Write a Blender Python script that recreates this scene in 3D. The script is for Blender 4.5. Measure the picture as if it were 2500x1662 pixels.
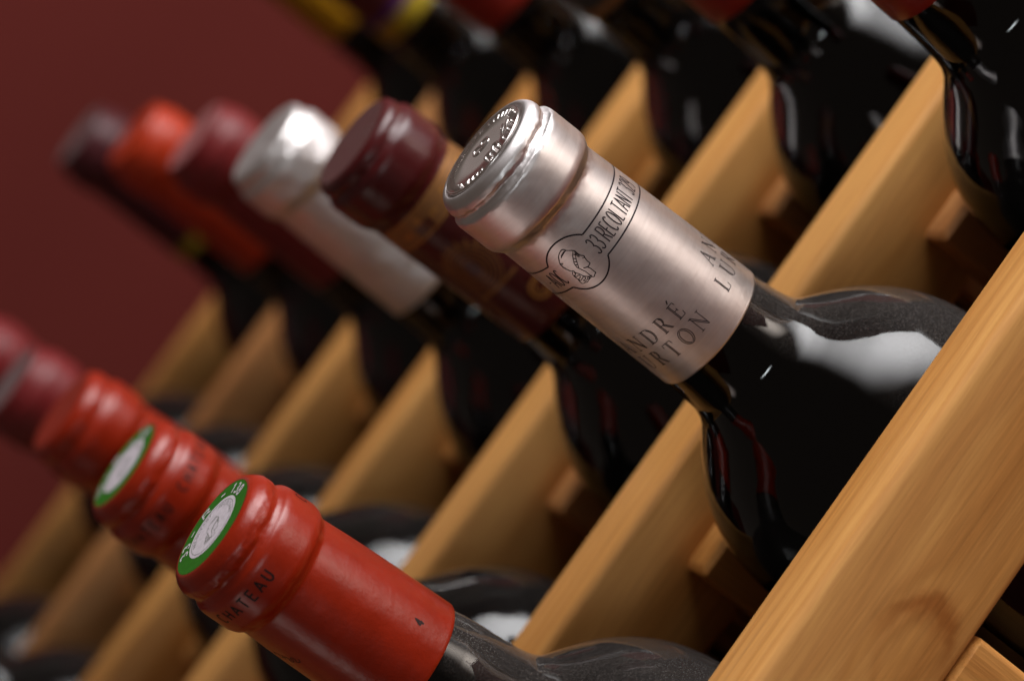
import bpy, bmesh, math, random
from mathutils import Vector, Matrix, noise
random.seed(7)
S = bpy.context.scene
for o in list(bpy.data.objects):
    bpy.data.objects.remove(o)
COL = S.collection

# ------------------------------------------------------------------ camera
CAM_POS = Vector((0.49994, -0.24523, -0.047185))
R0 = ((0.3170931583034091, 0.7470559600977559, 0.5842596352988876),
      (0.09547841395963834, 0.5877755803867277, -0.8033702381646941),
      (-0.94357607082043, 0.31052738942557934, 0.11505189694921819))
cam = bpy.data.cameras.new('camera')
camo = bpy.data.objects.new('camera', cam)
COL.objects.link(camo)
M3 = Matrix((R0[0], [-v for v in R0[1]], [-v for v in R0[2]])).transposed()
camo.matrix_world = Matrix.Translation(CAM_POS) @ M3.to_4x4()
cam.sensor_width = 36.0
cam.lens = 6571.4 / 2500 * 36
cam.clip_start = 0.01
cam.clip_end = 50
cam.dof.use_dof = True
FOCUS = Vector((-0.034, -0.055, 0.045))
cam.dof.focus_distance = (FOCUS - CAM_POS).dot(Vector(R0[2]))
cam.dof.aperture_fstop = 8.0
S.camera = camo

# ------------------------------------------------------------------ world, lamps, exposure
w = bpy.data.worlds.new('World')
S.world = w
w.use_nodes = True
bg = w.node_tree.nodes['Background']
bg.inputs[0].default_value = (0.98, 0.78, 0.66, 1)
bg.inputs[1].default_value = 0.10


def lamp(name, az, el, dist, target, sx, sy, power, color, soft=False):
    a, e = math.radians(az), math.radians(el)
    d = Vector((math.cos(e) * math.cos(a), math.cos(e) * math.sin(a), math.sin(e)))
    L = bpy.data.lights.new(name, 'AREA')
    L.shape = 'RECTANGLE'
    L.size, L.size_y = sx, sy
    L.energy = power
    L.color = color
    if soft:                                    # a diffuser that is brightest in its middle
        L.use_nodes = True
        nt = L.node_tree
        em = nt.nodes['Emission']
        g = nt.nodes.new('ShaderNodeNewGeometry')
        sp = nt.nodes.new('ShaderNodeSeparateXYZ')
        nt.links.new(g.outputs['Parametric'], sp.inputs[0])
        prod = None
        for k in (0, 1):
            inv = nt.nodes.new('ShaderNodeMath')
            inv.operation = 'SUBTRACT'
            inv.inputs[0].default_value = 1.0
            nt.links.new(sp.outputs[k], inv.inputs[1])
            q = nt.nodes.new('ShaderNodeMath')
            q.operation = 'MULTIPLY'
            nt.links.new(sp.outputs[k], q.inputs[0])
            nt.links.new(inv.outputs[0], q.inputs[1])
            if prod is None:
                prod = q.outputs[0]
            else:
                r = nt.nodes.new('ShaderNodeMath')
                r.operation = 'MULTIPLY'
                nt.links.new(prod, r.inputs[0])
                nt.links.new(q.outputs[0], r.inputs[1])
                prod = r.outputs[0]
        t = nt.nodes.new('ShaderNodeMath')
        t.operation = 'MULTIPLY'
        t.inputs[1].default_value = 16.0
        nt.links.new(prod, t.inputs[0])
        pw = nt.nodes.new('ShaderNodeMath')
        pw.operation = 'POWER'
        pw.inputs[1].default_value = 2.0
        nt.links.new(t.outputs[0], pw.inputs[0])
        nt.links.new(pw.outputs[0], em.inputs['Strength'])
    o = bpy.data.objects.new(name, L)
    COL.objects.link(o)
    o.location = Vector(target) + d * dist
    o.rotation_euler = (-d).to_track_quat('-Z', 'Y').to_euler()
    return o


lamp('ceiling_light', -70, 62, 1.5, (-0.1, -0.02, 0.05), 1.7, 2.5, 200, (0.985, 0.975, 0.985), True)
lamp('side_light', 30, 55, 1.7, (0, 0, 0), 1.1, 1.1, 46, (1.0, 0.88, 0.78), True)
lamp('low_light', 35, -64, 1.3, (-0.05, -0.05, 0.0), 0.5, 0.4, 2.4, (1.0, 0.82, 0.76), True)  # added lamp from below, stands in for warm light bounced off the floor
lamp('far_light', 193, 5, 2.0, (-0.05, -0.095, 0.05), 0.8, 0.9, 0.95, (1.0, 0.93, 0.90), True)  # added lamp behind the wall, gives the silver top disc a grey reflection
lamp('spot_light', -8, -9, 1.6, (-0.05, -0.02, 0.05), 0.14, 0.8, 7.0, (0.9, 0.97, 1.0), True)

S.view_settings.view_transform = 'Standard'
S.view_settings.look = 'None'
S.view_settings.exposure = 0.0
S.view_settings.gamma = 1.0
S.render.engine = 'CYCLES'
cy = S.cycles
cy.use_denoising = True
cy.max_bounces = 10
cy.diffuse_bounces = 4
cy.glossy_bounces = 5
cy.transmission_bounces = 8
cy.caustics_reflective = False
cy.caustics_refractive = False
cy.sample_clamp_indirect = 6.0
cy.blur_glossy = 0.3


# ------------------------------------------------------------------ helpers: objects
def link(name, mesh, mat=None, parent=None):
    o = bpy.data.objects.new(name, mesh)
    COL.objects.link(o)
    if mat and not mesh.materials:
        mesh.materials.append(mat)
    if parent:
        o.parent = parent
    return o


def thing(name, label, cat, group=None, matrix=None):
    o = bpy.data.objects.new(name, None)
    COL.objects.link(o)
    o.empty_display_size = 0.02
    o['label'] = label
    o['category'] = cat
    if group:
        o['group'] = group
    if matrix is not None:
        o.matrix_world = matrix
    return o


def mesh_of(name, vs, fs, smooth=True):
    m = bpy.data.meshes.new(name)
    m.from_pydata(vs, [], fs)
    if smooth:
        m.polygons.foreach_set('use_smooth', [True] * len(m.polygons))
    m.update()
    return m


def spline(pts, n=6):
    """monotone cubic through (s, r) points -> dense list"""
    x = [p[0] for p in pts]
    y = [p[1] for p in pts]
    k = len(pts)
    h = [x[i + 1] - x[i] for i in range(k - 1)]
    d = [(y[i + 1] - y[i]) / h[i] for i in range(k - 1)]
    m = [d[0]] + [0] * (k - 2) + [d[-1]]
    for i in range(1, k - 1):
        if d[i - 1] * d[i] > 0:
            w1, w2 = 2 * h[i] + h[i - 1], h[i] + 2 * h[i - 1]
            m[i] = (w1 + w2) / (w1 / d[i - 1] + w2 / d[i])
    out = []
    for i in range(k - 1):
        for j in range(n):
            t = j / n
            a = 2 * t**3 - 3 * t**2 + 1
            b = t**3 - 2 * t**2 + t
            c = -2 * t**3 + 3 * t**2
            e = t**3 - t**2
            out.append((x[i] + t * h[i], a * y[i] + b * h[i] * m[i] + c * y[i + 1] + e * h[i] * m[i + 1]))
    out.append((x[-1], y[-1]))
    return out


def interp(prof, s):
    if s <= prof[0][0]:
        return prof[0][1]
    for i in range(len(prof) - 1):
        a, b = prof[i], prof[i + 1]
        if s <= b[0]:
            t = (s - a[0]) / max(1e-9, b[0] - a[0])
            return a[1] + t * (b[1] - a[1])
    return prof[-1][1]


LEN = 300.0     # bottle length in mm; local z = up the bottle, s = mm below the closure face


def pt(r, phi, s):
    return (r * math.cos(phi) / 1000, r * math.sin(phi) / 1000, (LEN - s) / 1000)


def lathe(name, path, seg, disp=None):
    """path: list of (s, r) in mm; r = 0 closes to a pole"""
    vs, fs, rows = [], [], []
    for (s, r) in path:
        if r <= 1e-6:
            rows.append([len(vs)])
            vs.append(pt(0, 0, s))
        else:
            row = []
            for k in range(seg):
                ph = 2 * math.pi * k / seg
                rr, ss = r, s
                if disp:
                    rr, ss = disp(r, s, ph)
                row.append(len(vs))
                vs.append(pt(rr, ph, ss))
            rows.append(row)
    for a, b in zip(rows[:-1], rows[1:]):
        for k in range(seg):
            k2 = (k + 1) % seg
            if len(a) == 1:
                fs.append((a[0], b[k], b[k2]))
            elif len(b) == 1:
                fs.append((a[k], b[0], a[k2]))
            else:
                fs.append((a[k], b[k], b[k2], a[k2]))
    return mesh_of(name, vs, fs)


# ------------------------------------------------------------------ helpers: materials
def newmat(name):
    m = bpy.data.materials.new(name)
    m.use_nodes = True
    nt = m.node_tree
    return m, nt, nt.nodes['Principled BSDF']


def node(nt, kind, **kw):
    n = nt.nodes.new(kind)
    for k, v in kw.items():
        if k.startswith('i_'):
            n.inputs[k[2:].replace('_', ' ')].default_value = v
        else:
            setattr(n, k, v)
    return n


def math_node(nt, op, a, b=None):
    n = nt.nodes.new('ShaderNodeMath')
    n.operation = op
    for i, v in enumerate((a, b)):
        if v is None:
            continue
        if isinstance(v, (int, float)):
            n.inputs[i].default_value = v
        else:
            nt.links.new(v, n.inputs[i])
    return n.outputs[0]


def ramp(nt, fac, stops):
    r = nt.nodes.new('ShaderNodeValToRGB')
    el = r.color_ramp.elements
    while len(el) < len(stops):
        el.new(0.5)
    for e, (p, c) in zip(el, stops):
        e.position = p
        e.color = (*c, 1) if len(c) == 3 else c
    nt.links.new(fac, r.inputs[0])
    return r.outputs[0]


def noise_tex(nt, vec, scale, detail=4.0, rough=0.55, mscale=None, out='Fac'):
    if mscale is not None:
        mp = nt.nodes.new('ShaderNodeMapping')
        mp.inputs['Scale'].default_value = mscale
        nt.links.new(vec, mp.inputs['Vector'])
        vec = mp.outputs[0]
    n = nt.nodes.new('ShaderNodeTexNoise')
    n.inputs['Scale'].default_value = scale
    n.inputs['Detail'].default_value = detail
    n.inputs['Roughness'].default_value = rough
    nt.links.new(vec, n.inputs['Vector'])
    return n.outputs[out]


def mix_rgb(nt, fac, a, b, mode='MIX'):
    n = nt.nodes.new('ShaderNodeMix')
    n.data_type = 'RGBA'
    n.blend_type = mode
    for sock, v in ((n.inputs[0], fac), (n.inputs[6], a), (n.inputs[7], b)):
        if isinstance(v, (int, float)):
            sock.default_value = v
        elif isinstance(v, tuple):
            sock.default_value = (*v, 1) if len(v) == 3 else v
        else:
            nt.links.new(v, sock)
    return n.outputs[2]


def wood(name, light, mid, dark, knot=None):
    m, nt, b = newmat(name)
    L = nt.links.new
    tc = nt.nodes.new('ShaderNodeTexCoord')
    oi = nt.nodes.new('ShaderNodeObjectInfo')
    # every board cut from another place of the trunk
    off = nt.nodes.new('ShaderNodeCombineXYZ')
    rnd = oi.outputs['Random']
    L(math_node(nt, 'ADD', math_node(nt, 'MULTIPLY', rnd, 0.03), 0.045), off.inputs[0])
    L(math_node(nt, 'MULTIPLY', math_node(nt, 'SUBTRACT', rnd, 0.5), 0.05), off.inputs[1])
    L(math_node(nt, 'MULTIPLY', rnd, 7.0), off.inputs[2])
    add = nt.nodes.new('ShaderNodeVectorMath')
    add.operation = 'ADD'
    L(tc.outputs['Object'], add.inputs[0])
    L(off.outputs[0], add.inputs[1])
    v = add.outputs[0]
    sep = nt.nodes.new('ShaderNodeSeparateXYZ')
    L(v, sep.inputs[0])
    wob = noise_tex(nt, v, 1.0, 3, 0.5, (26, 26, 3.2))
    wob2 = noise_tex(nt, v, 1.0, 2, 0.5, (110, 110, 9))
    xx = math_node(nt, 'MULTIPLY', sep.outputs[0], sep.outputs[0])
    yy = math_node(nt, 'MULTIPLY', sep.outputs[1], sep.outputs[1])
    dist = math_node(nt, 'SQRT', math_node(nt, 'ADD', xx, yy))
    dist = math_node(nt, 'ADD', dist, math_node(nt, 'MULTIPLY', wob, 0.012))
    dist = math_node(nt, 'ADD', dist, math_node(nt, 'MULTIPLY', wob2, 0.0014))
    if knot:
        so = nt.nodes.new('ShaderNodeSeparateXYZ')
        L(tc.outputs['Object'], so.inputs[0])
        kn = noise_tex(nt, tc.outputs['Object'], 1.0, 3, 0.6, (60, 60, 40))
        for (ky, kz, sy, sz, amp) in knot:
            dy = math_node(nt, 'DIVIDE', math_node(nt, 'SUBTRACT', so.outputs[1], ky), sy)
            dz = math_node(nt, 'DIVIDE', math_node(nt, 'SUBTRACT', so.outputs[2], kz), sz)
            q = math_node(nt, 'ADD', math_node(nt, 'MULTIPLY', dy, dy), math_node(nt, 'MULTIPLY', dz, dz))
            q = math_node(nt, 'ADD', q, math_node(nt, 'MULTIPLY', kn, 0.8))
            g = math_node(nt, 'EXPONENT', math_node(nt, 'MULTIPLY', q, -1.0))
            dist = math_node(nt, 'ADD', dist, math_node(nt, 'MULTIPLY', g, amp))
    ph = math_node(nt, 'MULTIPLY', dist, 2 * math.pi / 0.0042)
    sn = math_node(nt, 'ADD', math_node(nt, 'MULTIPLY', math_node(nt, 'SINE', ph), 0.5), 0.5)
    sn = math_node(nt, 'POWER', sn, 2.2)
    soft = noise_tex(nt, v, 1.0, 4, 0.55, (48, 48, 6))
    col = ramp(nt, soft, [(0.34, mid), (0.60, light)])
    col = mix_rgb(nt, math_node(nt, 'MULTIPLY', math_node(nt, 'MULTIPLY', sn, noise_tex(nt, v, 1.0, 2, 0.5, (45, 45, 4))), 0.5), col, dark)
    if knot:                                    # resin-dark arc round the knot
        ky, kz, sy, sz = 0.0065, 0.0125, 0.0075, 0.0105
        dy = math_node(nt, 'DIVIDE', math_node(nt, 'SUBTRACT', so.outputs[1], ky), sy)
        dz = math_node(nt, 'DIVIDE', math_node(nt, 'SUBTRACT', so.outputs[2], kz), sz)
        q = math_node(nt, 'SQRT', math_node(nt, 'ADD', math_node(nt, 'MULTIPLY', dy, dy), math_node(nt, 'MULTIPLY', dz, dz)))
        kn2 = noise_tex(nt, tc.outputs['Object'], 1.0, 4, 0.6, (130, 130, 90))
        q = math_node(nt, 'ADD', q, math_node(nt, 'MULTIPLY', math_node(nt, 'SUBTRACT', kn2, 0.5), 1.1))
        q = math_node(nt, 'MULTIPLY', math_node(nt, 'SUBTRACT', q, 1.0), 3.6)
        ring = math_node(nt, 'EXPONENT', math_node(nt, 'MULTIPLY', math_node(nt, 'MULTIPLY', q, q), -1.0))
        up = nt.nodes.new('ShaderNodeMapRange')
        up.inputs[1].default_value = -0.6
        up.inputs[2].default_value = 0.9
        L(dz, up.inputs[0])
        col = mix_rgb(nt, math_node(nt, 'MULTIPLY', math_node(nt, 'MULTIPLY', ring, up.outputs[0]), 0.9), col, dark)
    fib = noise_tex(nt, v, 1.0, 3, 0.6, (1400, 1400, 60))
    col = mix_rgb(nt, 0.22, col, ramp(nt, fib, [(0.3, (0.25, 0.25, 0.25)), (0.7, (0.9, 0.9, 0.9))]), 'OVERLAY')
    L(col, b.inputs['Base Color'])
    b.inputs['Roughness'].default_value = 0.5
    b.inputs['Specular IOR Level'].default_value = 0.35
    bp = nt.nodes.new('ShaderNodeBump')
    bp.inputs['Strength'].default_value = 0.16
    bp.inputs['Distance'].default_value = 0.0006
    L(math_node(nt, 'ADD', fib, sn), bp.inputs['Height'])
    L(bp.outputs[0], b.inputs['Normal'])
    return m


PINE_L, PINE_M, PINE_D = (0.63, 0.305, 0.088), (0.50, 0.215, 0.050), (0.30, 0.098, 0.017)
WOOD = wood('pine_wood', PINE_L, PINE_M, PINE_D)
WOOD_NEAR = wood('pine_wood_knotty', PINE_L, PINE_M, PINE_D,
                 knot=[(0.005, 0.012, 0.009, 0.016, 0.010), (0.012, -0.075, 0.012, 0.05, 0.005)])
WOOD_RED = wood('pine_wood_reddish', (0.56, 0.26, 0.090), (0.46, 0.19, 0.060), (0.28, 0.09, 0.025))


def wallmat():
    m, nt, b = newmat('dark_red_wall_paint')
    tc = nt.nodes.new('ShaderNodeTexCoord')
    n = noise_tex(nt, tc.outputs['Object'], 3.0, 5)
    c = ramp(nt, n, [(0.3, (0.083, 0.0105, 0.0078)), (0.7, (0.092, 0.012, 0.0088))])
    nt.links.new(c, b.inputs['Base Color'])
    b.inputs['Roughness'].default_value = 0.85
    b.inputs['Specular IOR Level'].default_value = 0.15
    bp = nt.nodes.new('ShaderNodeBump')
    bp.inputs['Strength'].default_value = 0.1
    nt.links.new(noise_tex(nt, tc.outputs['Object'], 400.0, 2), bp.inputs['Height'])
    nt.links.new(bp.outputs[0], b.inputs['Normal'])
    return m


def dust_mask(nt, scale, lo, hi, up=0.25, wear=True):
    """dust settled on what faces upwards, as fine specks"""
    geo = nt.nodes.new('ShaderNodeNewGeometry')
    tc = nt.nodes.new('ShaderNodeTexCoord')
    sep = nt.nodes.new('ShaderNodeSeparateXYZ')
    nt.links.new(geo.outputs['Normal'], sep.inputs[0])
    f = nt.nodes.new('ShaderNodeMapRange')
    f.inputs[1].default_value = up
    f.inputs[2].default_value = 1.0
    nt.links.new(sep.outputs[2], f.inputs[0])
    speck = noise_tex(nt, tc.outputs['Object'], scale, 2, 0.7)
    sp = nt.nodes.new('ShaderNodeMapRange')
    sp.inputs[1].default_value = 0.50
    sp.inputs[2].default_value = 0.68
    sp.inputs[3].default_value = lo
    sp.inputs[4].default_value = hi
    nt.links.new(speck, sp.inputs[0])
    big = noise_tex(nt, tc.outputs['Object'], 45.0, 3)
    big = math_node(nt, 'ADD', math_node(nt, 'MULTIPLY', big, 0.9), 0.45)
    return math_node(nt, 'MULTIPLY', math_node(nt, 'MULTIPLY', f.outputs[0], sp.outputs[0]), big)


def glassmat(name, lo, hi):
    m, nt, b = newmat(name)
    b.inputs['Base Color'].default_value = (0.16, 0.135, 0.07, 1)
    b.inputs['Roughness'].default_value = 0.015
    b.inputs['IOR'].default_value = 1.42
    b.inputs['Transmission Weight'].default_value = 1.0
    tc = nt.nodes.new('ShaderNodeTexCoord')
    bp = nt.nodes.new('ShaderNodeBump')
    bp.inputs['Strength'].default_value = 0.05
    bp.inputs['Distance'].default_value = 0.002
    nt.links.new(noise_tex(nt, tc.outputs['Object'], 60.0, 2), bp.inputs['Height'])
    nt.links.new(bp.outputs[0], b.inputs['Normal'])
    d = nt.nodes.new('ShaderNodeBsdfDiffuse')
    d.inputs[0].default_value = (0.23, 0.20, 0.185, 1)
    mx = nt.nodes.new('ShaderNodeMixShader')
    nt.links.new(math_node(nt, 'MINIMUM', dust_mask(nt, 3400.0, lo, hi, 0.10), 0.8), mx.inputs[0])
    nt.links.new(b.outputs[0], mx.inputs[1])
    nt.links.new(d.outputs[0], mx.inputs[2])
    nt.links.new(mx.outputs[0], nt.nodes['Material Output'].inputs[0])
    return m


def winemat():
    m, nt, b = newmat('red_wine')
    b.inputs['Base Color'].default_value = (0.022, 0.0030, 0.0032, 1)
    b.inputs['Roughness'].default_value = 0.6
    b.inputs['Specular IOR Level'].default_value = 0.0
    return m


def metalmat(name, col, rough, aniso=0.0, brush=0.0, crumple=0.0):
    m, nt, b = newmat(name)
    L = nt.links.new
    b.inputs['Metallic'].default_value = 1.0
    b.inputs['Roughness'].default_value = rough
    b.inputs['Anisotropic'].default_value = aniso
    tc = nt.nodes.new('ShaderNodeTexCoord')
    if aniso:
        t = nt.nodes.new('ShaderNodeTangent')
        t.direction_type = 'RADIAL'
        t.axis = 'Z'
        L(t.outputs[0], b.inputs['Tangent'])
    n = noise_tex(nt, tc.outputs['Object'], 1.0, 3, 0.6, (60, 60, 1500))
    n2 = noise_tex(nt, tc.outputs['Object'], 180.0, 4, 0.6)
    d = tuple(c * 0.86 for c in col)
    c = ramp(nt, math_node(nt, 'ADD', math_node(nt, 'MULTIPLY', n, 0.5), math_node(nt, 'MULTIPLY', n2, 0.5)), [(0.35, d), (0.65, col)])
    mk = dust_mask(nt, 3800.0, 0.0, 0.30, 0.3)
    c = mix_rgb(nt, mk, c, (0.35, 0.32, 0.30))
    L(c, b.inputs['Base Color'])
    rr = nt.nodes.new('ShaderNodeMapRange')
    rr.inputs[3].default_value = rough * 0.85
    rr.inputs[4].default_value = rough * 1.2
    L(n2, rr.inputs[0])
    L(rr.outputs[0], b.inputs['Roughness'])
    bp = nt.nodes.new('ShaderNodeBump')
    bp.inputs['Strength'].default_value = brush
    bp.inputs['Distance'].default_value = 0.0003
    L(n, bp.inputs['Height'])
    bp2 = nt.nodes.new('ShaderNodeBump')
    bp2.inputs['Strength'].default_value = crumple
    bp2.inputs['Distance'].default_value = 0.002
    L(noise_tex(nt, tc.outputs['Object'], 190.0, 2), bp2.inputs['Height'])
    L(bp.outputs[0], bp2.inputs['Normal'])
    L(bp2.outputs[0], b.inputs['Normal'])
    return m


def plastic(name, col, rough, dust=0.22, bump=0.12):
    m, nt, b = newmat(name)
    b.inputs['Specular IOR Level'].default_value = 0.38
    L = nt.links.new
    tc = nt.nodes.new('ShaderNodeTexCoord')
    n = noise_tex(nt, tc.outputs['Object'], 120.0, 5, 0.6)
    c = ramp(nt, n, [(0.3, tuple(x * 0.82 for x in col)), (0.7, col)])
    mk = dust_mask(nt, 1500.0, 0.02, dust, 0.15)
    pale = tuple(min(1, x * 0.6 + 0.16) for x in col)
    c = mix_rgb(nt, mk, c, pale)
    L(c, b.inputs['Base Color'])
    rr = nt.nodes.new('ShaderNodeMapRange')
    rr.inputs[3].default_value = rough * 0.8
    rr.inputs[4].default_value = rough * 1.25
    L(n, rr.inputs[0])
    L(rr.outputs[0], b.inputs['Roughness'])
    bp = nt.nodes.new('ShaderNodeBump')
    bp.inputs['Strength'].default_value = bump
    bp.inputs['Distance'].default_value = 0.001
    L(noise_tex(nt, tc.outputs['Object'], 300.0, 3), bp.inputs['Height'])
    L(bp.outputs[0], b.inputs['Normal'])
    return m


def ink(name, col, rough=0.5, metallic=0.0):
    m, nt, b = newmat(name)
    b.inputs['Specular IOR Level'].default_value = 0.25
    tc = nt.nodes.new('ShaderNodeTexCoord')
    n = noise_tex(nt, tc.outputs['Object'], 900.0, 3)
    c = ramp(nt, n, [(0.3, tuple(x * 0.8 for x in col)), (0.7, col)])
    nt.links.new(c, b.inputs['Base Color'])
    b.inputs['Roughness'].default_value = rough
    b.inputs['Metallic'].default_value = metallic
    return m


GLASS, GLASS_FAR, WINE, WALL = glassmat('dusty_bottle_glass', 0.12, 0.66), glassmat('dark_bottle_glass', 0.03, 0.22), winemat(), wallmat()
SILVER = metalmat('silver_foil', (0.70, 0.66, 0.655), 0.385, 0.5, 0.045, 0.02)
SILVER_DISC = metalmat('bright_silver_disc', (0.74, 0.69, 0.67), 0.22)
RED = plastic('red_capsule', (0.245, 0.0125, 0.0012), 0.30, 0.08)
RED_UP = plastic('deep_red_capsule', (0.22, 0.008, 0.003), 0.4)
MAROON = plastic('maroon_capsule', (0.062, 0.005, 0.006), 0.28)
WHITE = metalmat('white_foil', (0.74, 0.70, 0.69), 0.47, 0.0, 0.05, 0.5)
BURG = plastic('burgundy_capsule', (0.145, 0.007, 0.008), 0.42, 0.08)
ORANGE = plastic('orange_red_capsule', (0.38, 0.026, 0.003), 0.36, 0.08)
DARKB = plastic('dark_wine_capsule', (0.055, 0.006, 0.009), 0.38)
YELLOW = plastic('yellow_capsule', (0.40, 0.20, 0.003), 0.45, 0.05)
BLACKC = plastic('black_capsule', (0.012, 0.010, 0.010), 0.45)
GOLD = ink('gold_print', (0.38, 0.18, 0.05), 0.42, 0.6)
BRONZE = ink('bronze_print', (0.25, 0.115, 0.04), 0.45, 0.3)
YBAND = ink('yellow_print', (0.33, 0.24, 0.012), 0.5)
PURPLE = ink('purple_print', (0.06, 0.012, 0.14), 0.5)
BLACK = ink('black_print', (0.018, 0.012, 0.016), 0.45)
DARKPRINT = ink('dark_print', (0.012, 0.004, 0.004), 0.5)
GREEN = ink('green_print', (0.020, 0.135, 0.004), 0.6)
LILAC = ink('white_print', (0.60, 0.54, 0.58), 0.6)
GREY = ink('grey_print', (0.26, 0.26, 0.24), 0.5)
PALEFACE = plastic('pale_pink_capsule_top', (0.30, 0.10, 0.10), 0.4)
GREYFACE = plastic('grey_capsule_top', (0.14, 0.10, 0.10), 0.45)

# ------------------------------------------------------------------ setting: the room's walls
def box(x0, x1, y0, y1, z0, z1):
    v = [(x, y, z) for x in (x0, x1) for y in (y0, y1) for z in (z0, z1)]
    f = [(0, 1, 3, 2), (4, 6, 7, 5), (0, 4, 5, 1), (2, 3, 7, 6), (0, 2, 6, 4), (1, 5, 7, 3)]
    return v, f


v, f = box(-1.0, -0.9, -0.28, 0.30, -0.9, 1.2)
o = link('wall', mesh_of('wall', v, f, False), WALL)
o['kind'] = 'structure'
v, f = box(-1.0, 0.9, 0.301, 0.4, -0.9, 1.2)
o = link('back_wall', mesh_of('back_wall', v, f, False), WALL)
o['kind'] = 'structure'

# ------------------------------------------------------------------ the rack
P, T, D = 0.1, 0.0192, 0.0367
Z0, PZ, YC = 0.0072, 0.1006, 0.0169       # support height, row pitch, support setback
ROWZ = {1: 0.0482, 0: -0.0505, 2: 0.1475, -1: -0.151}


def bar(name, sx, sy, sz, r, nz=1, ends=0.0012):
    """a planed bar along z with rounded long edges, slightly eased ends"""
    hx, hy = sx / 2, sy / 2
    ring = []
    for (cx, cy, a0) in ((hx - r, hy - r, 0), (-hx + r, hy - r, 90), (-hx + r, -hy + r, 180), (hx - r, -hy + r, 270)):
        for j in range(6):
            a = math.radians(a0 + j * 18)
            ring.append((cx + r * math.cos(a), cy + r * math.sin(a)))
    n = len(ring)
    levels = [(-sz / 2, 1 - 2 * ends / min(sx, sy)), (-sz / 2 + ends, 1)] + \
             [(-sz / 2 + ends + (sz - 2 * ends) * k / nz, 1) for k in range(1, nz)] + \
             [(sz / 2 - ends, 1), (sz / 2, 1 - 2 * ends / min(sx, sy))]
    vs, fs = [], []
    for (z, k) in levels:
        vs += [(x * k, y * k, z) for x, y in ring]
    for i in range(len(levels) - 1):
        for j in range(n):
            j2 = (j + 1) % n
            fs.append((i * n + j, i * n + j2, (i + 1) * n + j2, (i + 1) * n + j))
    fs.append(tuple(range(n - 1, -1, -1)))
    fs.append(tuple((len(levels) - 1) * n + j for j in range(n)))
    m = mesh_of(name, vs, fs, True)
    m.set_sharp_from_angle(angle=math.radians(40))
    return m


rack = thing('wine_rack', 'pale pine wine rack of upright slats with small cleats holding rows of bottles', 'wine rack',
             None, Matrix.Translation((-0.3, 0.1, -0.46)))
RI = rack.matrix_world.inverted()


def rack_part(name, mesh, mat, loc, rot=(0, 0, 0)):
    o = link(name, mesh, mat)
    o.parent = rack
    o.matrix_parent_inverse = Matrix.Identity(4)
    o.location = RI @ Vector(loc)
    o.rotation_euler = rot
    return o


slat_m = bar('slat', T, D, 0.92, 0.0028)
slat_near = bar('slat_near', T, D, 0.92, 0.0028)
slat_red = bar('slat_red', T, D, 0.92, 0.0028)
sup_m = bar('bottle_support', 0.0118, 0.0155, 0.20, 0.0013)
sup_red = bar('bottle_support_red', 0.0118, 0.0155, 0.20, 0.0013)
for i in range(7):
    x = -P * i
    if i == 0:
        rack_part('front_slat', slat_near, WOOD_NEAR, (x, D / 2, 0))
    else:
        rack_part('front_slat', slat_red if i == 5 else slat_m, WOOD_RED if i == 5 else WOOD, (x, D / 2, 0))
    rack_part('rear_slat', slat_m, WOOD, (x, 0.22 + D / 2, 0))
    for k in (-1, 0, 1, 2):
        z = Z0 + (k - 1) * PZ + 0.00775
        for sgn in (1, -1):
            if (i == 0 and sgn == 1) or (i == 6 and sgn == -1):
                continue
            red = (k == 2 and i in (1, 2)) or (k == 1 and i == 2)
            yc = YC + 0.1 + random.uniform(-0.0012, 0.0012)
            rack_part('bottle_support', sup_red if red else sup_m, WOOD_RED if red else WOOD,
                      (x + sgn * (T / 2 + 0.00595), yc, z + random.uniform(-0.0006, 0.0006)),
                      (math.radians(-90), 0, 0))
rail_m = bar('end_rail', T - 0.0008, 0.040, 0.1826, 0.0016)
for k in (0, 1, 2):
    rack_part('end_rail', rail_m, WOOD, (0, D + 0.0003 + 0.0913, 0.0246 - 0.020 + (k - 1) * PZ), (math.radians(-90), 0, 0))

# ------------------------------------------------------------------ bottles: glass and wine
OUT = [(58, 14.9), (62, 15.2), (68, 15.45), (72, 15.75), (75, 16.15), (77.5, 16.8), (80, 18.1), (82.5, 20.3), (85, 23.0),
       (88, 26.2), (91, 29.1), (95, 32.1), (99, 34.5), (104, 36.7), (109, 38.1), (115, 39.0), (122, 39.4), (130, 39.5)]
OUTD = [(2.5, 9.0), (2.5, 11.8), (5, 12.6), (30, 12.9), (50, 13.6)] + spline(OUT, 4) + \
       [(200, 39.5), (288, 39.5), (294, 38.8), (298, 36.5), (300, 33.0), (299, 27), (290, 14), (284, 0)]
WINED = [(60, 0), (60, 11.0)] + [(s, r - 3.0) for s, r in spline(OUT, 4) if s > 63] + \
        [(200, 36.4), (283, 36.3), (288, 33), (287, 20), (280, 0)]
glass_hi = lathe('bottle_glass', [(2.5, 0)] + OUTD, 128)
wine_hi = lathe('wine', WINED, 64)
glass_lo = lathe('bottle_glass_far', [(2.5, 0)] + OUTD, 72)
glass_lo.materials.append(GLASS_FAR)
glass_hi.materials.append(GLASS)
wine_hi.materials.append(WINE)

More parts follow.
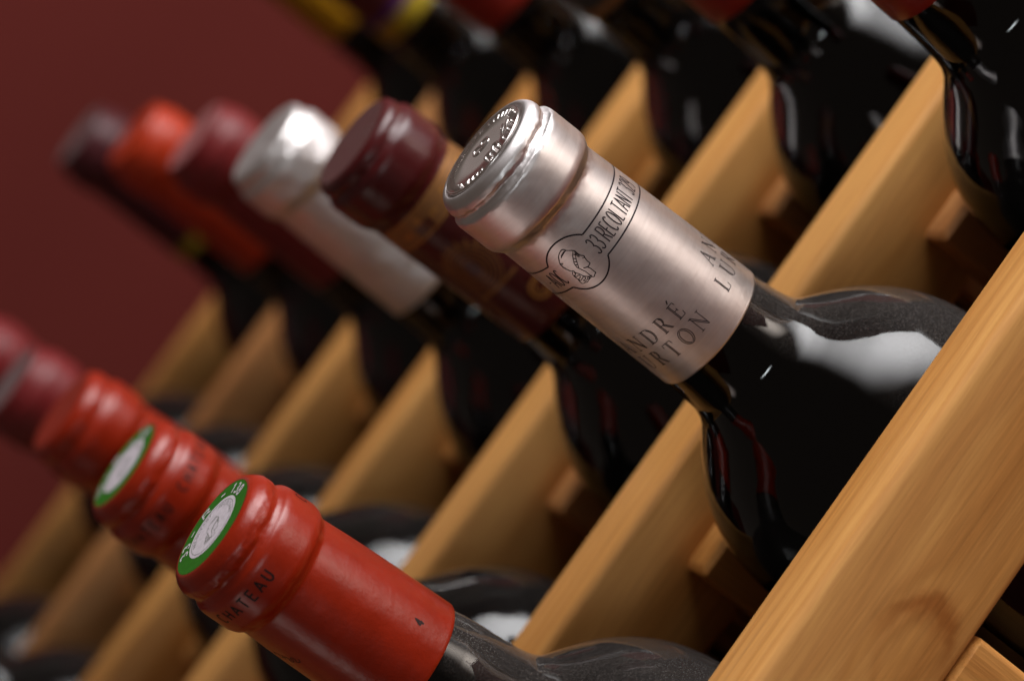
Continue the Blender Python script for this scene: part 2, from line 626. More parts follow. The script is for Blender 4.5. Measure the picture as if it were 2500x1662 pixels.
# ------------------------------------------------------------------ capsules
SILV = [(0.0, 13.0), (0.25, 13.55), (1.0, 14.25), (2.2, 14.85), (3.2, 14.95), (4.2, 14.65), (4.9, 15.1), (5.6, 15.85), (6.6, 16.05),
        (9, 16.08), (13.6, 16.08), (15.2, 15.9), (16.3, 15.3), (17.3, 14.75), (18.6, 14.62), (22, 14.7), (30, 14.92),
        (45, 15.2), (58, 15.42), (63.5, 15.5), (65.3, 15.52)]
REDP = [(0.0, 12.5), (0.5, 13.3), (1.6, 14.2), (3.0, 14.8), (4.4, 14.85), (5.8, 14.55), (6.8, 14.9), (7.8, 15.6), (9.2, 15.9),
        (12, 15.95), (15, 15.95), (16.6, 15.6), (17.8, 14.9), (18.9, 14.5), (20.5, 14.55), (26, 14.8), (38, 15.1), (50, 15.25), (53.5, 15.3)]
PLAIN = [(0.0, 12.6), (0.5, 13.6), (1.4, 14.3), (2.6, 14.55), (3.6, 14.45), (4.6, 15.0), (5.8, 15.8), (7.5, 16.0), (14, 16.0),
         (16, 15.5), (17.4, 14.8), (19, 14.6), (30, 14.9), (45, 15.2), (58, 15.45), (62, 15.5)]
SILVD, REDD, PLAIND = spline(SILV, 5), spline(REDP, 5), spline(PLAIN, 4)


def capsule_path(dense, face=True, recess=False):
    path = []
    if face:
        if recess:
            path += [(0.9, 0.0), (0.9, 6.0), (0.9, 12.35), (0.25, 12.45), (0.04, 12.7)]
        else:
            path += [(0.0, 0.0), (0.0, 4.0), (0.0, 9.0), (0.0, dense[0][1] - 0.5)]
    path += dense
    e = dense[-1]
    path += [(e[0] + 0.08, e[1] - 0.06), (e[0] + 0.08, e[1] - 0.35)]
    return path


def wrinkle(seed, amp):
    def f(r, s, ph):
        c = Vector((math.cos(ph), math.sin(ph), 0)) * 2.2
        n1 = noise.noise(c + Vector((seed, s * 0.18, 0)))
        n2 = noise.noise(c * 2.6 + Vector((seed, 0, s * 0.5)))
        n3 = noise.noise(c * 7 + Vector((0, seed, s * 1.1)))
        near = math.exp(-((s - 4.3) / 1.7) ** 2)
        step = math.exp(-((s - 17) / 1.6) ** 2)
        dr = amp * (near * (0.16 * n1 + 0.30 * n2 + 0.22 * n3) + step * (0.12 * n2 + 0.10 * n3) + 0.03 * n2)
        ds = amp * (near * (0.55 * n1 + 0.45 * n2) + step * 0.25 * n1)
        return (r + dr if s > 1.0 else r), (s + ds if s > 1.2 else s)
    return f


def end_wave(seed, amp, base):
    """capsule mouth not cut perfectly square"""
    def f(r, s, ph):
        rr, ss = base(r, s, ph)
        if s > 50:
            k = (s - 50) / 12
            ss += amp * k * noise.noise(Vector((math.cos(ph) * 1.3, math.sin(ph) * 1.3, seed)))
        return rr, ss
    return f


# ------------------------------------------------------------------ print: strokes -> ribbons lying on a capsule
def arc(cx, cy, rx, ry, a0, a1, n=14):
    return [(cx + rx * math.cos(math.radians(a0 + (a1 - a0) * i / n)), cy + ry * math.sin(math.radians(a0 + (a1 - a0) * i / n))) for i in range(n + 1)]


SANS = {
    '3': [arc(0.42, 0.76, 0.36, 0.24, 150, -90) + arc(0.42, 0.27, 0.42, 0.27, 90, -150)[1:]],
    '2': [arc(0.45, 0.72, 0.38, 0.28, 160, -30) + [(0.05, 0), (0.88, 0)]],
    '9': [arc(0.45, 0.70, 0.38, 0.30, 0, 360) + arc(0.40, 0.5, 0.43, 0.5, 0, -100)],
    '1': [[(0.15, 0.78), (0.5, 1.0), (0.5, 0)]],
    '8': [arc(0.45, 0.75, 0.33, 0.25, -90, 270), arc(0.45, 0.26, 0.40, 0.26, 90, 450)],
    '4': [[(0.62, 0), (0.62, 1), (0.05, 0.3), (0.9, 0.3)]],
    '-': [[(0.15, 0.45), (0.75, 0.45)]],
    'R': [[(0.08, 0), (0.08, 1), (0.5, 1)] + arc(0.5, 0.74, 0.36, 0.26, 90, -90, 10) + [(0.08, 0.48)], [(0.45, 0.48), (0.9, 0)]],
    'E': [[(0.85, 1), (0.08, 1), (0.08, 0), (0.85, 0)], [(0.08, 0.52), (0.75, 0.52)]],
    'C': [arc(0.5, 0.5, 0.45, 0.5, 50, 310, 20)],
    'O': [arc(0.5, 0.5, 0.45, 0.5, 0, 360, 26)],
    'L': [[(0.1, 1), (0.1, 0), (0.85, 0)]],
    'T': [[(0.0, 1), (0.95, 1)], [(0.47, 1), (0.47, 0)]],
    'A': [[(0.0, 0), (0.47, 1), (0.95, 0)], [(0.17, 0.34), (0.78, 0.34)]],
    'N': [[(0.08, 0), (0.08, 1), (0.88, 0), (0.88, 1)]],
    'H': [[(0.08, 0), (0.08, 1)], [(0.88, 0), (0.88, 1)], [(0.08, 0.52), (0.88, 0.52)]],
    'U': [[(0.08, 1), (0.08, 0.36)] + arc(0.48, 0.36, 0.40, 0.36, 180, 360, 12) + [(0.88, 1)]],
    'S': [arc(0.47, 0.75, 0.36, 0.25, 40, 270, 12) + arc(0.47, 0.26, 0.40, 0.26, 90, -140, 12)],
    ' ': [],
}
SERIF = {   # open-faced roman capitals: thick strokes drawn as two lines
    'A': [[(0.06, 0), (0.47, 1)], [(0.40, 0.92), (0.74, 0)], [(0.47, 1), (0.88, 0)], [(0.20, 0.34), (0.62, 0.34)],
          [(-0.06, 0), (0.20, 0)], [(0.62, 0), (1.0, 0)]],
    'N': [[(0.14, 0), (0.14, 0.98)], [(0.06, 1), (0.80, 0.06)], [(0.20, 1), (0.88, 0.12)], [(0.88, 1), (0.88, 0)], [(0.80, 0.06), (0.88, 0)],
          [(-0.02, 0), (0.30, 0)], [(-0.06, 1), (0.22, 1)], [(0.74, 1), (1.04, 1)]],
    'D': [[(0.12, 0), (0.12, 1)], [(0.24, 0), (0.24, 1)], [(-0.02, 1), (0.42, 1)] + arc(0.42, 0.5, 0.52, 0.5, 90, -90, 18) + [(-0.02, 0)],
          arc(0.42, 0.5, 0.41, 0.44, 62, -62, 12)],
    'R': [[(0.12, 0), (0.12, 1)], [(0.24, 0), (0.24, 1)], [(-0.02, 1), (0.42, 1)] + arc(0.42, 0.75, 0.32, 0.25, 90, -90, 12) + [(0.24, 0.5)],
          arc(0.42, 0.75, 0.22, 0.2, 60, -60, 8), [(0.40, 0.5), (0.78, 0.04), (0.98, 0)], [(0.52, 0.49), (0.90, 0.06)], [(-0.02, 0), (0.38, 0)]],
    'E': [[(0.12, 0), (0.12, 1)], [(0.24, 0), (0.24, 1)], [(-0.02, 1), (0.72, 1), (0.75, 0.80)], [(0.24, 0.52), (0.58, 0.52)], [(0.58, 0.62), (0.58, 0.42)],
          [(-0.02, 0), (0.76, 0), (0.84, 0.24)]],
    'L': [[(0.12, 0), (0.12, 1)], [(0.24, 0), (0.24, 1)], [(-0.02, 1), (0.40, 1)], [(-0.02, 0), (0.74, 0), (0.82, 0.26)]],
    'U': [[(0.12, 1), (0.12, 0.34)] + arc(0.50, 0.34, 0.38, 0.36, 180, 360, 14) + [(0.88, 1)], [(0.24, 1), (0.24, 0.34)] + arc(0.42, 0.34, 0.18, 0.28, 180, 240, 6),
          [(-0.04, 1), (0.40, 1)], [(0.72, 1), (1.04, 1)]],
    'T': [[(0.42, 0), (0.42, 1)], [(0.54, 0), (0.54, 1)], [(0.02, 0.78), (0.06, 1), (0.90, 1), (0.94, 0.78)], [(0.28, 0), (0.68, 0)]],
    'O': [arc(0.5, 0.5, 0.50, 0.52, 0, 360, 30), arc(0.53, 0.5, 0.38, 0.46, 100, 260, 14), arc(0.47, 0.5, 0.38, 0.46, -80, 80, 14)],
}
SERIF['\u00c9'] = SERIF['E'] + [[(0.34, 1.12), (0.56, 1.32)], [(0.40, 1.12), (0.60, 1.30)]]


def resample(pl, step):
    out = [pl[0]]
    for a, b in zip(pl[:-1], pl[1:]):
        n = max(1, int(math.ceil(math.hypot(b[0] - a[0], b[1] - a[1]) / step)))
        out += [(a[0] + (b[0] - a[0]) * i / n, a[1] + (b[1] - a[1]) * i / n) for i in range(1, n + 1)]
    return out


class Print:
    """flat print; polylines in mm on an unrolled surface, mapped by fn(u, v) -> xyz"""
    def __init__(self, fn):
        self.v, self.f, self.fn = [], [], fn

    def line(self, pl, width, step=0.6):
        pl = resample(pl, step)
        if len(pl) < 2:
            return
        b = len(self.v)
        closed = math.hypot(pl[0][0] - pl[-1][0], pl[0][1] - pl[-1][1]) < 1e-6
        n = len(pl)
        for i, p in enumerate(pl):
            a = pl[i - 1] if i else (pl[-2] if closed else p)
            c = pl[i + 1] if i < n - 1 else (pl[1] if closed else p)
            dx, dy = c[0] - a[0], c[1] - a[1]
            l = math.hypot(dx, dy) or 1
            nx, ny = -dy / l * width / 2, dx / l * width / 2
            self.v.append(self.fn(p[0] + nx, p[1] + ny))
            self.v.append(self.fn(p[0] - nx, p[1] - ny))
        for i in range(n - 1):
            k = b + 2 * i
            self.f.append((k, k + 1, k + 3, k + 2))

    def poly(self, pts):
        b = len(self.v)
        self.v += [self.fn(*p) for p in pts]
        self.f.append(tuple(range(b, b + len(pts))))

    def glyphs(self, font, ch, u, v, wd, h, width):
        for pl in font[ch]:
            self.line([(u + x * wd, v + y * h) for x, y in pl], width, 0.35)

    def make(self, name, mat, parent):
        return link(name, mesh_of(name, self.v, self.f), mat, parent)


def wrapper(dense, lift=0.05, rref=15.0):
    """u = arc length at radius rref (phi), v = -s"""
    def fn(u, v):
        s = -v
        return pt(interp(dense, s) + lift, u / rref, s)
    return fn


def disc_fn(lift):
    return lambda x, y: (x / 1000, y / 1000, (LEN + lift) / 1000)


def tube_mesh(name, lines, r, fn, sides=6, sink=0.25):
    vs, fs = [], []
    for pl in lines:
        pl = resample(pl, 0.3)
        b = len(vs)
        n = len(pl)
        for i, p in enumerate(pl):
            a, c = pl[max(0, i - 1)], pl[min(n - 1, i + 1)]
            l = math.hypot(c[0] - a[0], c[1] - a[1]) or 1
            nx, ny = -(c[1] - a[1]) / l, (c[0] - a[0]) / l
            k = 0.55 if i in (0, n - 1) else 1
            for j in range(sides):
                t = 2 * math.pi * j / sides
                q = fn(p[0] + nx * r * k * math.cos(t), p[1] + ny * r * k * math.cos(t))
                vs.append((q[0], q[1], q[2] + (r * k * math.sin(t) - sink * r) / 1000))
        for i in range(n - 1):
            for j in range(sides):
                j2 = (j + 1) % sides
                fs.append((b + i * sides + j, b + i * sides + j2, b + (i + 1) * sides + j2, b + (i + 1) * sides + j))
        fs.append(tuple(b + j for j in range(sides)))
        fs.append(tuple(b + (n - 1) * sides + j for j in range(sides)))
    return mesh_of(name, vs, fs)


def disc_mesh(name, r, lift, seg=96, r_in=0.0):
    vs, fs = [], []
    if r_in == 0:
        vs = [(0, 0, (LEN + lift) / 1000)] + [(r * math.cos(2 * math.pi * k / seg) / 1000, r * math.sin(2 * math.pi * k / seg) / 1000, (LEN + lift) / 1000) for k in range(seg)]
        fs = [(0, 1 + k, 1 + (k + 1) % seg) for k in range(seg)]
    else:
        for k in range(seg):
            c, s_ = math.cos(2 * math.pi * k / seg) / 1000, math.sin(2 * math.pi * k / seg) / 1000
            vs += [(r_in * c, r_in * s_, (LEN + lift) / 1000), (r * c, r * s_, (LEN + lift) / 1000)]
        fs = [(2 * k, 2 * k + 1, 2 * ((k + 1) % seg) + 1, 2 * ((k + 1) % seg)) for k in range(seg)]
    return mesh_of(name, vs, fs, False)


def band_mesh(name, dense, s0, s1, lift=0.05, seg=96, n=4):
    return lathe(name, [(s0 + (s1 - s0) * i / n, interp(dense, s0 + (s1 - s0) * i / n) + lift) for i in range(n + 1)], seg)


# ------------------------------------------------------------------ placing bottles
GROUP = 'wine bottles lying in the rack'


def frame(face, rise=0.02, yaw=0.0):
    a = Vector((yaw, 1, rise)).normalized()            # from the closure towards the base
    e1 = a.cross(Vector((0, 0, 1))).normalized()
    e2 = e1.cross(a)
    m = Matrix((e1, e2, -a)).transposed().to_4x4()
    return Matrix.Translation(Vector(face) + a * LEN / 1000) @ m


def bottle(label, face, rise=0.02, yaw=0.0, hi=False):
    t = thing('wine_bottle', label, 'wine bottle', GROUP, frame(face, rise, yaw))
    link('bottle_glass', glass_hi if hi else glass_lo, None, t)
    link('wine', wine_hi, None, t)
    return t


# --- the bottle in focus: silver foil
b = bottle('wine bottle in sharp focus with silver foil capsule printed with a black lined band', (-0.05, -0.0948, 0.0482), 0.017, 0.0, True)
cap = link('capsule', lathe('silver_capsule', capsule_path(SILVD, True, True), 224, end_wave(3.1, 0.25, wrinkle(11.3, 0.75))), SILVER, b)
W = wrapper(SILVD, 0.06)
K = math.radians(1) * 15.0
# black band with a round medallion
pr = Print(W)
L1, L2, CS, CP, CR = 24.62, 31.8, 28.25, -35.5, 6.75
yj = 3.6
dphi = math.sqrt(CR * CR - yj * yj)
cu = CP * K
vmid = -28.2
full = 2 * math.pi * 15.0
pr.line([(cu + dphi + (full - 2 * dphi) * i / 160, vmid + yj) for i in range(161)], 0.36)
pr.line([(cu + dphi + (full - 2 * dphi) * i / 160, vmid - yj) for i in range(161)], 0.36)
aj = math.degrees(math.atan2(yj, dphi))
pr.line(arc(cu, vmid, CR, CR, aj, 180 - aj, 50), 0.36)
pr.line(arc(cu, vmid, CR, CR, 180 + aj, 360 - aj, 50), 0.36)
pr.make('band_outline', BLACK, cap)
# band lettering
pr = Print(W)
u = -17.4 * K
H = 4.3
for ch in '33 RECOLTANT 329':
    wd = 1.18 if ch in '33299' else 1.22
    if ch == ' ':
        u += 0.62
        continue
    pr.glyphs(SANS, ch, u, -30.35, wd * (0.78 if ch in 'LE' else 1), H, 0.28)
    u += (wd if ch not in 'LE' else wd * 0.8) + 0.22
u = -76.5 * K
for ch in '-AOC':
    pr.glyphs(SANS, ch, u, -30.35, 1.25, H, 0.28)
    u += 1.5
pr.make('band_lettering', BLACK, cap)
# name in open-faced capitals, three times round
pr = Print(W)
WID = {'A': 2.9, 'N': 2.8, 'D': 2.7, 'R': 2.6, '\u00c9': 2.3, 'L': 2.4, 'U': 2.8, 'T': 2.6, 'O': 2.9}
for rep in (0, 121, 242):
    for k, ch in enumerate('ANDR\u00c9'):
        pr.glyphs(SERIF, ch, (-79.5 + 16.25 * k + rep) * K - WID[ch] / 2, -53.7, WID[ch], 4.0, 0.17)
    for k, ch in enumerate('LURTON'):
        pr.glyphs(SERIF, ch, (-92.0 + 16.4 * k + rep) * K - WID[ch] / 2, -59.4, WID[ch], 4.1, 0.17)
pr.make('name_lettering', BLACK, cap)
# medallion: head in profile
HEAD = {
    'back': [(-32.8, 24.21), (-33.7, 23.69), (-35.8, 23.53), (-38.7, 23.73), (-41.7, 24.18), (-43.7, 24.73), (-45.9, 25.41), (-46.8, 26.2), (-47.0, 26.97), (-46.3, 27.77), (-44.9, 28.6)],
    'fold': [(-32.9, 24.23), (-35.8, 24.36), (-38.5, 24.56), (-41.3, 24.77)], 'fold2': [(-34, 24.1), (-37, 24.25), (-40, 24.5)],
    'tick': [(-45.4, 25.63), (-45.4, 26.1), (-44.1, 25.92)],
    'crown': [(-32.9, 24.23), (-31.3, 24.69), (-29.7, 25.15), (-28.3, 25.67)],
    'brow': [(-28.3, 25.67), (-28.4, 26.42), (-28.3, 27.23), (-26.7, 27.98), (-27.3, 28.33), (-28.3, 29.3), (-28.2, 30.0), (-29.4, 30.17), (-31.7, 30.29), (-33.6, 30.09), (-35.3, 29.76)],
    'nose': [(-27.3, 28.33), (-29.1, 28.03)],
    'band': [(-29.6, 25.55), (-32.4, 26.07), (-35.2, 26.87), (-37.6, 27.78), (-38.4, 28.6), (-38.3, 29.09)],
    'band2': [(-28.6, 25.73), (-30.2, 26.3), (-32.6, 27.06), (-35.0, 27.93), (-37.1, 28.82), (-38.3, 29.09)],
    'c1': [(-31.6, 25.93), (-30.7, 26.53)], 'c2': [(-34.2, 26.6), (-33.3, 27.23)], 'c3': [(-36.4, 27.31), (-34.7, 27.76)], 'c4': [(-37.9, 27.96), (-36.2, 28.4)],
    'temple': [(-28.9, 26.02), (-29.0, 26.65), (-29.7, 27.34), (-30.4, 26.88), (-29.4, 26.3)],
    'jaw': [(-32.0, 30.35), (-31.6, 31.1), (-31.6, 31.83), (-31.8, 32.5), (-33.4, 32.57), (-35.2, 32.87), (-36.6, 32.47), (-36.6, 31.84)],
    'neck': [(-38.3, 29.09), (-37.2, 30.09), (-36.6, 30.9), (-36.6, 31.84)],
    'nape': [(-44.9, 28.6), (-43.5, 28.8), (-43.5, 29.44), (-41.9, 30.22), (-41.3, 31.03), (-39.6, 31.7), (-37.9, 32.14), (-35.6, 32.24)],
    'bust': [(-44.5, 28.82), (-46.5, 29.28), (-47.2, 30.17), (-47.1, 30.98), (-47.8, 31.76), (-47.6, 32.34), (-45.2, 32.54), (-43.3, 32.76), (-40.3, 32.58), (-36.6, 32.47)],
    's1': [(-43.6, 29.03), (-44.6, 29.69), (-46.7, 29.75), (-45.7, 30.25), (-42.9, 30.36), (-44.0, 30.9), (-46.3, 31.02), (-46.6, 31.49), (-44.0, 31.43), (-41.4, 31.26)],
    's2': [(-40.9, 31.37), (-41.7, 31.97), (-44.2, 31.9), (-44.2, 32.31), (-41.4, 32.31), (-39.3, 32.04), (-38.2, 32.32), (-40.5, 32.41)]}


def smooth_pl(pl, n=4):
    if len(pl) < 3:
        return pl
    q = [pl[0]] + list(pl) + [pl[-1]]
    out = []
    for i in range(1, len(q) - 2):
        p0, p1, p2, p3 = q[i - 1:i + 3]
        for j in range(n):
            t = j / n
            out.append(tuple(0.5 * (2 * p1[k] + (p2[k] - p0[k]) * t + (2 * p0[k] - 5 * p1[k] + 4 * p2[k] - p3[k]) * t * t + (3 * p1[k] - p0[k] - 3 * p2[k] + p3[k]) * t**3) for k in (0, 1)))
    out.append(pl[-1])
    return out


pr = Print(W)
for k, pl in HEAD.items():
    pr.line(smooth_pl([(p * K, -s) for p, s in pl]), 0.17 if k not in ('brow', 'jaw', 'back') else 0.2, 0.25)
pr.make('profile_emblem', BLACK, cap)
# embossed top disc
disc = link('top_disc', lathe('silver_top_disc', [(-0.16, 0), (-0.16, 6), (-0.16, 11.2), (-0.34, 11.45), (-0.36, 11.65), (-0.24, 11.8), (0.1, 11.85), (0.88, 11.85)], 128), SILVER_DISC, cap)
lines = []
rr = random.Random(5)
for k in range(22):                                   # worn raised characters along the rim
    a = -205 + k * 9.2
    if -75 < a < -58 or -30 < a < -12:
        continue
    for (r0, r1, d0, d1) in ((9.2, 10.7, -1.6, -1.6), (9.2, 10.7, 1.8, 1.2), (10.7, 10.2, -1.6, 1.8), (9.9, 9.9, -1.5, 1.5))[:rr.choice((2, 3, 3, 4))]:
        lines.append([(r0 * math.cos(math.radians(a + d0)), r0 * math.sin(math.radians(a + d0))), (r1 * math.cos(math.radians(a + d1)), r1 * math.sin(math.radians(a + d1)))])
for a in range(68, 150, 10):
    a2 = math.radians(a)
    lines.append([(9.0 * math.cos(a2), 9.0 * math.sin(a2)), (10.9 * math.cos(a2 + 0.05), 10.9 * math.sin(a2 + 0.05))])
link('embossing', tube_mesh('disc_letters', lines, 0.30, disc_fn(0.16)), SILVER_DISC, disc)
mono = [arc(-1.9, 1.9, 1.6, 1.2, 0, 360, 20), arc(-2.3, -0.5, 1.7, 1.25, 0, 360, 20), [(-0.4, 2.6), (-0.2, 0.6), (-1.0, -1.4)], arc(-1.5, 0.7, 1.1, 0.5, 20, 170, 8)]
link('embossing', tube_mesh('disc_monogram', mono, 0.34, disc_fn(0.16)), SILVER_DISC, disc)
leaf = [[(7.7, 3.4), (5.2, 4.4), (3.0, 6.2), (1.7, 6.7)], [(8.2, 1.3), (6.2, 2.2), (4.8, 1.3)], [(7.5, -1.3), (6.2, -0.4), (5.7, -1.8), (6.6, -2.4)],
        [(6.4, 5.7), (4.4, 6.4), (2.5, 8.2)], [(5.1, 7.8), (3.4, 8.3)], [(5.4, 1.2), (6.3, 0.2), (7.4, 0.2)]]
link('embossing', tube_mesh('disc_vine', [smooth_pl(l) for l in leaf], 0.42, disc_fn(0.16)), SILVER_DISC, disc)
berries = [[(x, y), (x + 0.25, y + 0.1)] for x, y in ((4.9, 1.3), (8.2, 1.2), (5.7, -1.8), (7.5, -1.2), (7.7, 3.3), (6.4, 5.7), (5.1, 7.8), (1.6, 6.6), (2.6, 5.5))]
link('embossing', tube_mesh('disc_berries', berries, 0.62, disc_fn(0.16), 8), SILVER_DISC, disc)


# --- red capsules with printed ring
def ring_text(cap, dense, words, s_mid, h, step, mat):
    pr = Print(wrapper(dense, 0.05, 15.9))
    k = math.radians(1) * 15.9
    for text, phi0 in words:
        for i, ch in enumerate(text):
            if ch != ' ':
                pr.glyphs(SANS, ch, (phi0 + i * step) * k - 0.85, -s_mid - h / 2, 1.65, h, 0.42)
    return pr.make('ring_lettering', mat, cap)


def green_seal(cap, rot=0.0):
    seal = link('tax_seal', disc_mesh('green_seal', 11.9, 0.05), GREEN, cap)
    link('seal_centre', disc_mesh('white_seal', 7.9, 0.09), LILAC, seal)
    link('seal_ring', disc_mesh('grey_ring', 7.15, 0.12, 96, 6.98), GREY, seal)
    fn = disc_fn(0.12)

    def around(text, r, h, adv, mid, wd, width):
        p = Print(fn)
        n = len(text)
        for i, ch in enumerate(text):
            a = math.radians(mid + ((n - 1) / 2 - i) * adv)
            er, et = (math.cos(a), math.sin(a)), (math.sin(a), -math.cos(a))
            for pl in SANS[ch]:
                p.line([(er[0] * (r + y * h) + et[0] * (x - 0.45) * wd, er[1] * (r + y * h) + et[1] * (x - 0.45) * wd) for x, y in pl], width, 0.3)
        return p
    for text, mid, adv, wd in (('33', -127 + rot, 16, 1.9), ('-', -157 + rot, 10, 2.6), ('R', 172 + rot, 10, 2.8), ('-', 136 + rot, 10, 2.6), ('138', 96 + rot, 14, 1.7)):
        around(text, 8.6, 2.4, adv, mid, wd, 0.5).make('seal_lettering', LILAC, seal)
    p = around('RECOLTANT  RECOLTANT', 5.6, 0.95, 10.5, 150 + rot, 0.75, 0.16)
    hd = {k: pl for k, pl in HEAD.items()}
    for k, pl in hd.items():
        q = []
        for ph, s in smooth_pl(pl):
            x, y = (ph + 37) * 0.262, -(s - 28.3)
            a = math.radians(60 + rot)
            q.append((0.82 * (x * math.cos(a) - y * math.sin(a)) + 1.0, 0.82 * (x * math.sin(a) + y * math.cos(a)) - 0.2))
        p.line(q, 0.17, 0.4)
    p.make('seal_emblem', GREY, seal)
    return seal


b = bottle('red capped wine bottle in front, green seal numbered 138 on its top', (-0.05, -0.0936, -0.0503), 0.027, 0.0, True)
cap = link('capsule', lathe('red_capsule', capsule_path(REDD), 192, end_wave(8.2, 0.3, wrinkle(4.7, 0.55))), RED, b)
green_seal(cap)
ring_text(cap, REDD, (('CHATEAU', -64.5), ('CHATEAU', 76)), 11.2, 2.7, 9.8, DARKPRINT)
pr = Print(wrapper(REDD, 0.05))
pr.glyphs(SANS, '4', 30.2 * K, -46.6, 1.3, 2.3, 0.42)
pr.make('print_mark', DARKPRINT, cap)
pr = Print(wrapper(REDD, 0.05))
for (u0, v0, a) in ((-72, -28.5, 0), (-66, -29.2, 1), (-78, -26.5, 0)):
    pr.line(smooth_pl([(u0 * K + x, v0 + y) for x, y in ((0, 0), (0.7, 0.8), (1.4, 0.1), (0.8, -0.9), (1.7, -1.2), (2.3, -0.4))]), 0.26)
pr.make('print_mark', DARKPRINT, cap)

b = bottle('red capped wine bottle with green and white seal, just behind the front red one', (-0.15, -0.0933, -0.0514), 0.024)
cap = link('capsule', lathe('red_capsule_second', capsule_path(REDD), 128, wrinkle(9.1, 0.6)), RED, b)
green_seal(cap, 8)
ring_text(cap, REDD, (('CHATEAU', -67), ('CHATEAU', 14.5)), 11.1, 2.7, 9.8, DARKPRINT)

b = bottle('plain red capped wine bottle without a seal, third back in the lowest row of caps', (-0.25, -0.0939, -0.0500), 0.024)
link('capsule', lathe('red_capsule_third', capsule_path(REDD), 96, wrinkle(2.4, 0.6)), RED, b)
b = bottle('burgundy capped wine bottle with a greyish top at the left edge of the photo', (-0.35, -0.0923, -0.0522), 0.022)
cap = link('capsule', lathe('burgundy_capsule', capsule_path(PLAIND), 96, wrinkle(6.6, 0.7)), BURG, b)
link('top_disc', disc_mesh('burgundy_top', 12.6, 0.06), GREYFACE, cap)
b = bottle('rosy burgundy capped wine bottle cut off by the left edge, behind the greyish topped one', (-0.45, -0.094, -0.0522), 0.022)
link('capsule', lathe('burgundy_capsule_far', capsule_path(PLAIND), 72, wrinkle(1.6, 0.7)), BURG, b)
b = bottle('dark bottle body between the last two slats, below the left edge caps', (-0.55, -0.094, -0.0522), 0.022)
link('capsule', lathe('dark_capsule_low', capsule_path(PLAIND), 72), DARKB, b)

# --- middle row behind the silver one
b = bottle('glossy maroon capped wine bottle with gold band, crest and gold ring, beside the silver one', (-0.15, -0.0959, 0.0462), 0.045)
MARD = spline([(s, r) for s, r in PLAIN if s < 60] + [(66, 15.5)], 4)
cap = link('capsule', lathe('maroon_capsule', capsule_path(MARD), 128, wrinkle(3.3, 0.8)), MAROON, b)
link('gold_band', band_mesh('gold_band', MARD, 19.2, 27.0), BRONZE, cap)
pr = Print(wrapper(MARD, 0.09))
for s in (19.7, 26.5):
    pr.line([(2 * math.pi * 15 * i / 120, -s) for i in range(121)], 0.35)
for ph in range(0, 360, 40):
    pr.line([((ph + 4) * K, -22), ((ph + 10) * K, -22)], 1.6)
    pr.line([((ph + 20) * K, -23.5), ((ph + 30) * K, -23.5)], 1.2)
pr.make('band_print', GOLD, cap)
for ph in range(-50, 300, 120):
    for i in range(3):
        pr = Print(wrapper(MARD, 0.09))
        pr.line([((ph + 8 + 7 * i) * K, -24.6), ((ph + 13 + 7 * i) * K, -24.6)], 3.0)
        pr.make('band_window', MAROON, cap)
pr = Print(wrapper(MARD, 0.06))
for c in (-38, 82, 202):
    for k in range(5):
        pr.line(arc(c * K, -41, 2.2 + k * 1.1, 3.0 + k * 1.2, 0, 360, 30), 0.42)
    for k in range(7):
        a = math.radians(30 + 20 * k)
        pr.line([(c * K + 5 * math.cos(a), -41 + 6 * math.sin(a)), (c * K + 8 * math.cos(a), -41 + 9 * math.sin(a))], 0.7)
    pr.line([(c * K - 7, -49), (c * K + 7, -49)], 1.0)
pr.make('crest', BRONZE, cap)
for c in (-13, 107, 227):
    pr = Print(wrapper(MARD, 0.06))
    pr.line(arc(c * K, -57.3, 2.6, 2.6, 0, 360, 40), 1.0)
    pr.line(arc(c * K - 0.2, -57.3, 1.2, 1.2, 60, 300, 14) + [(c * K + 2.2, -57.3)], 0.5)
    pr.make('ring_emblem', GOLD, cap)

b = bottle('wine bottle with crumpled white foil capsule between the maroon and the burgundy ones', (-0.25, -0.0939, 0.0448), 0.0)
link('capsule', lathe('white_capsule', capsule_path(PLAIND), 128, wrinkle(7.7, 1.5)), WHITE, b)
b = bottle('burgundy capped wine bottle with pale pink top between white and orange red caps', (-0.35, -0.0923, 0.0448), 0.01)
cap = link('capsule', lathe('burgundy_capsule_mid', capsule_path(PLAIND), 96, wrinkle(5.2, 0.7)), BURG, b)
link('top_disc', disc_mesh('pale_top', 12.9, 0.06), PALEFACE, cap)
b = bottle('blurred orange red capped wine bottle far back in the middle row', (-0.45, -0.0925, 0.0426), 0.01)
link('capsule', lathe('orange_capsule', capsule_path(PLAIND), 96, wrinkle(0.7, 0.6)), ORANGE, b)
b = bottle('wine bottle at the far end with dark wine capsule, grey top and thin yellow band', (-0.55, -0.0925, 0.0392), 0.012)
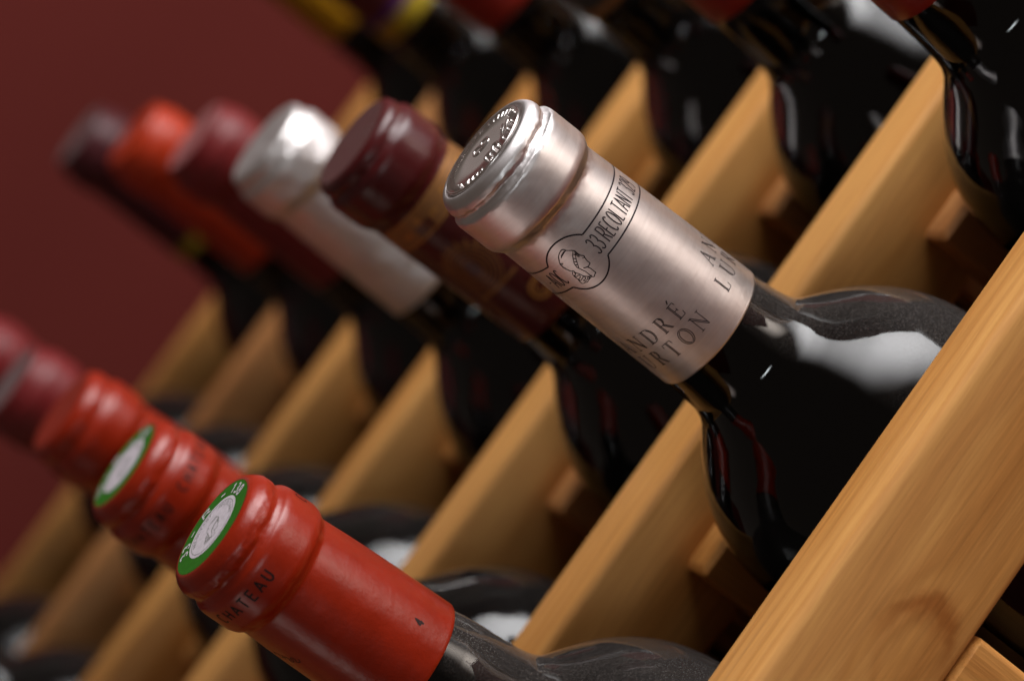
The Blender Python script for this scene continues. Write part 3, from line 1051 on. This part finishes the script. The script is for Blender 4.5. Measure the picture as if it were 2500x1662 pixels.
cap = link('capsule', lathe('dark_capsule', capsule_path(PLAIND), 96, wrinkle(1.2, 0.6)), DARKB, b)
link('top_disc', disc_mesh('grey_top', 13.0, 0.06), GREYFACE, cap)
link('yellow_band', band_mesh('yellow_band', PLAIND, 56.5, 61.5), YBAND, cap)

# --- upper row, capsules mostly above the frame
def upper(label, x, yend, z, length, mat, nm, hi=False):
    b = bottle(label, (x, yend - length / 1000, z), 0.02, 0.0, hi)
    dense = spline([p for p in PLAIN if p[0] < length - 4] + [(length, interp(PLAIND, length))], 4)
    return link('capsule', lathe(nm, capsule_path(dense), 96, wrinkle(x * 9, 0.6)), mat, b), dense


upper('large dark bottle at the top right corner with the end of a red capsule', -0.05, -0.0350, 0.1450, 59.6, RED_UP, 'red_capsule_upper', True)
upper('dark bottle with deep red capsule end at the top edge, second from the right', -0.15, -0.0374, 0.1444, 56, RED_UP, 'red_capsule_upper_second')
c, d = upper('dark bottle with black capsule and bronze line, between two red capped ones at top', -0.25, -0.0369, 0.1479, 56, BLACKC, 'black_capsule')
link('bronze_band', band_mesh('bronze_band', d, 53.0, 55.6), BRONZE, c)
upper('blurred dark bottle with red capsule end at the top edge above the silver cap', -0.35, -0.0355, 0.1450, 56, RED_UP, 'red_capsule_upper_far')
c, d = upper('blurred dark bottle with purple and yellow bands ending its capsule at the top edge', -0.45, -0.0378, 0.1404, 56, DARKB, 'banded_capsule')
link('yellow_band', band_mesh('yellow_band_upper', d, 48.5, 55.6), YBAND, c)
link('purple_band', band_mesh('purple_band', d, 45.0, 48.4), PURPLE, c)
upper('blurred bottle with yellow capsule at the top edge against the dark red wall', -0.55, -0.0353, 0.1433, 56, YELLOW, 'yellow_capsule')

# --- row below the lowest caps, seen only as dark bodies in the bottom left corner
for x, lab in ((-0.45, 'dark bottle body low between two slats at the bottom edge of the photo'),
               (-0.55, 'dark bottle body in the bottom left corner behind the last slats')):
    b = bottle(lab, (x, -0.094, -0.151), 0.02)
    link('capsule', lathe('dark_capsule_bottom', capsule_path(PLAIND), 64), DARKB, b)
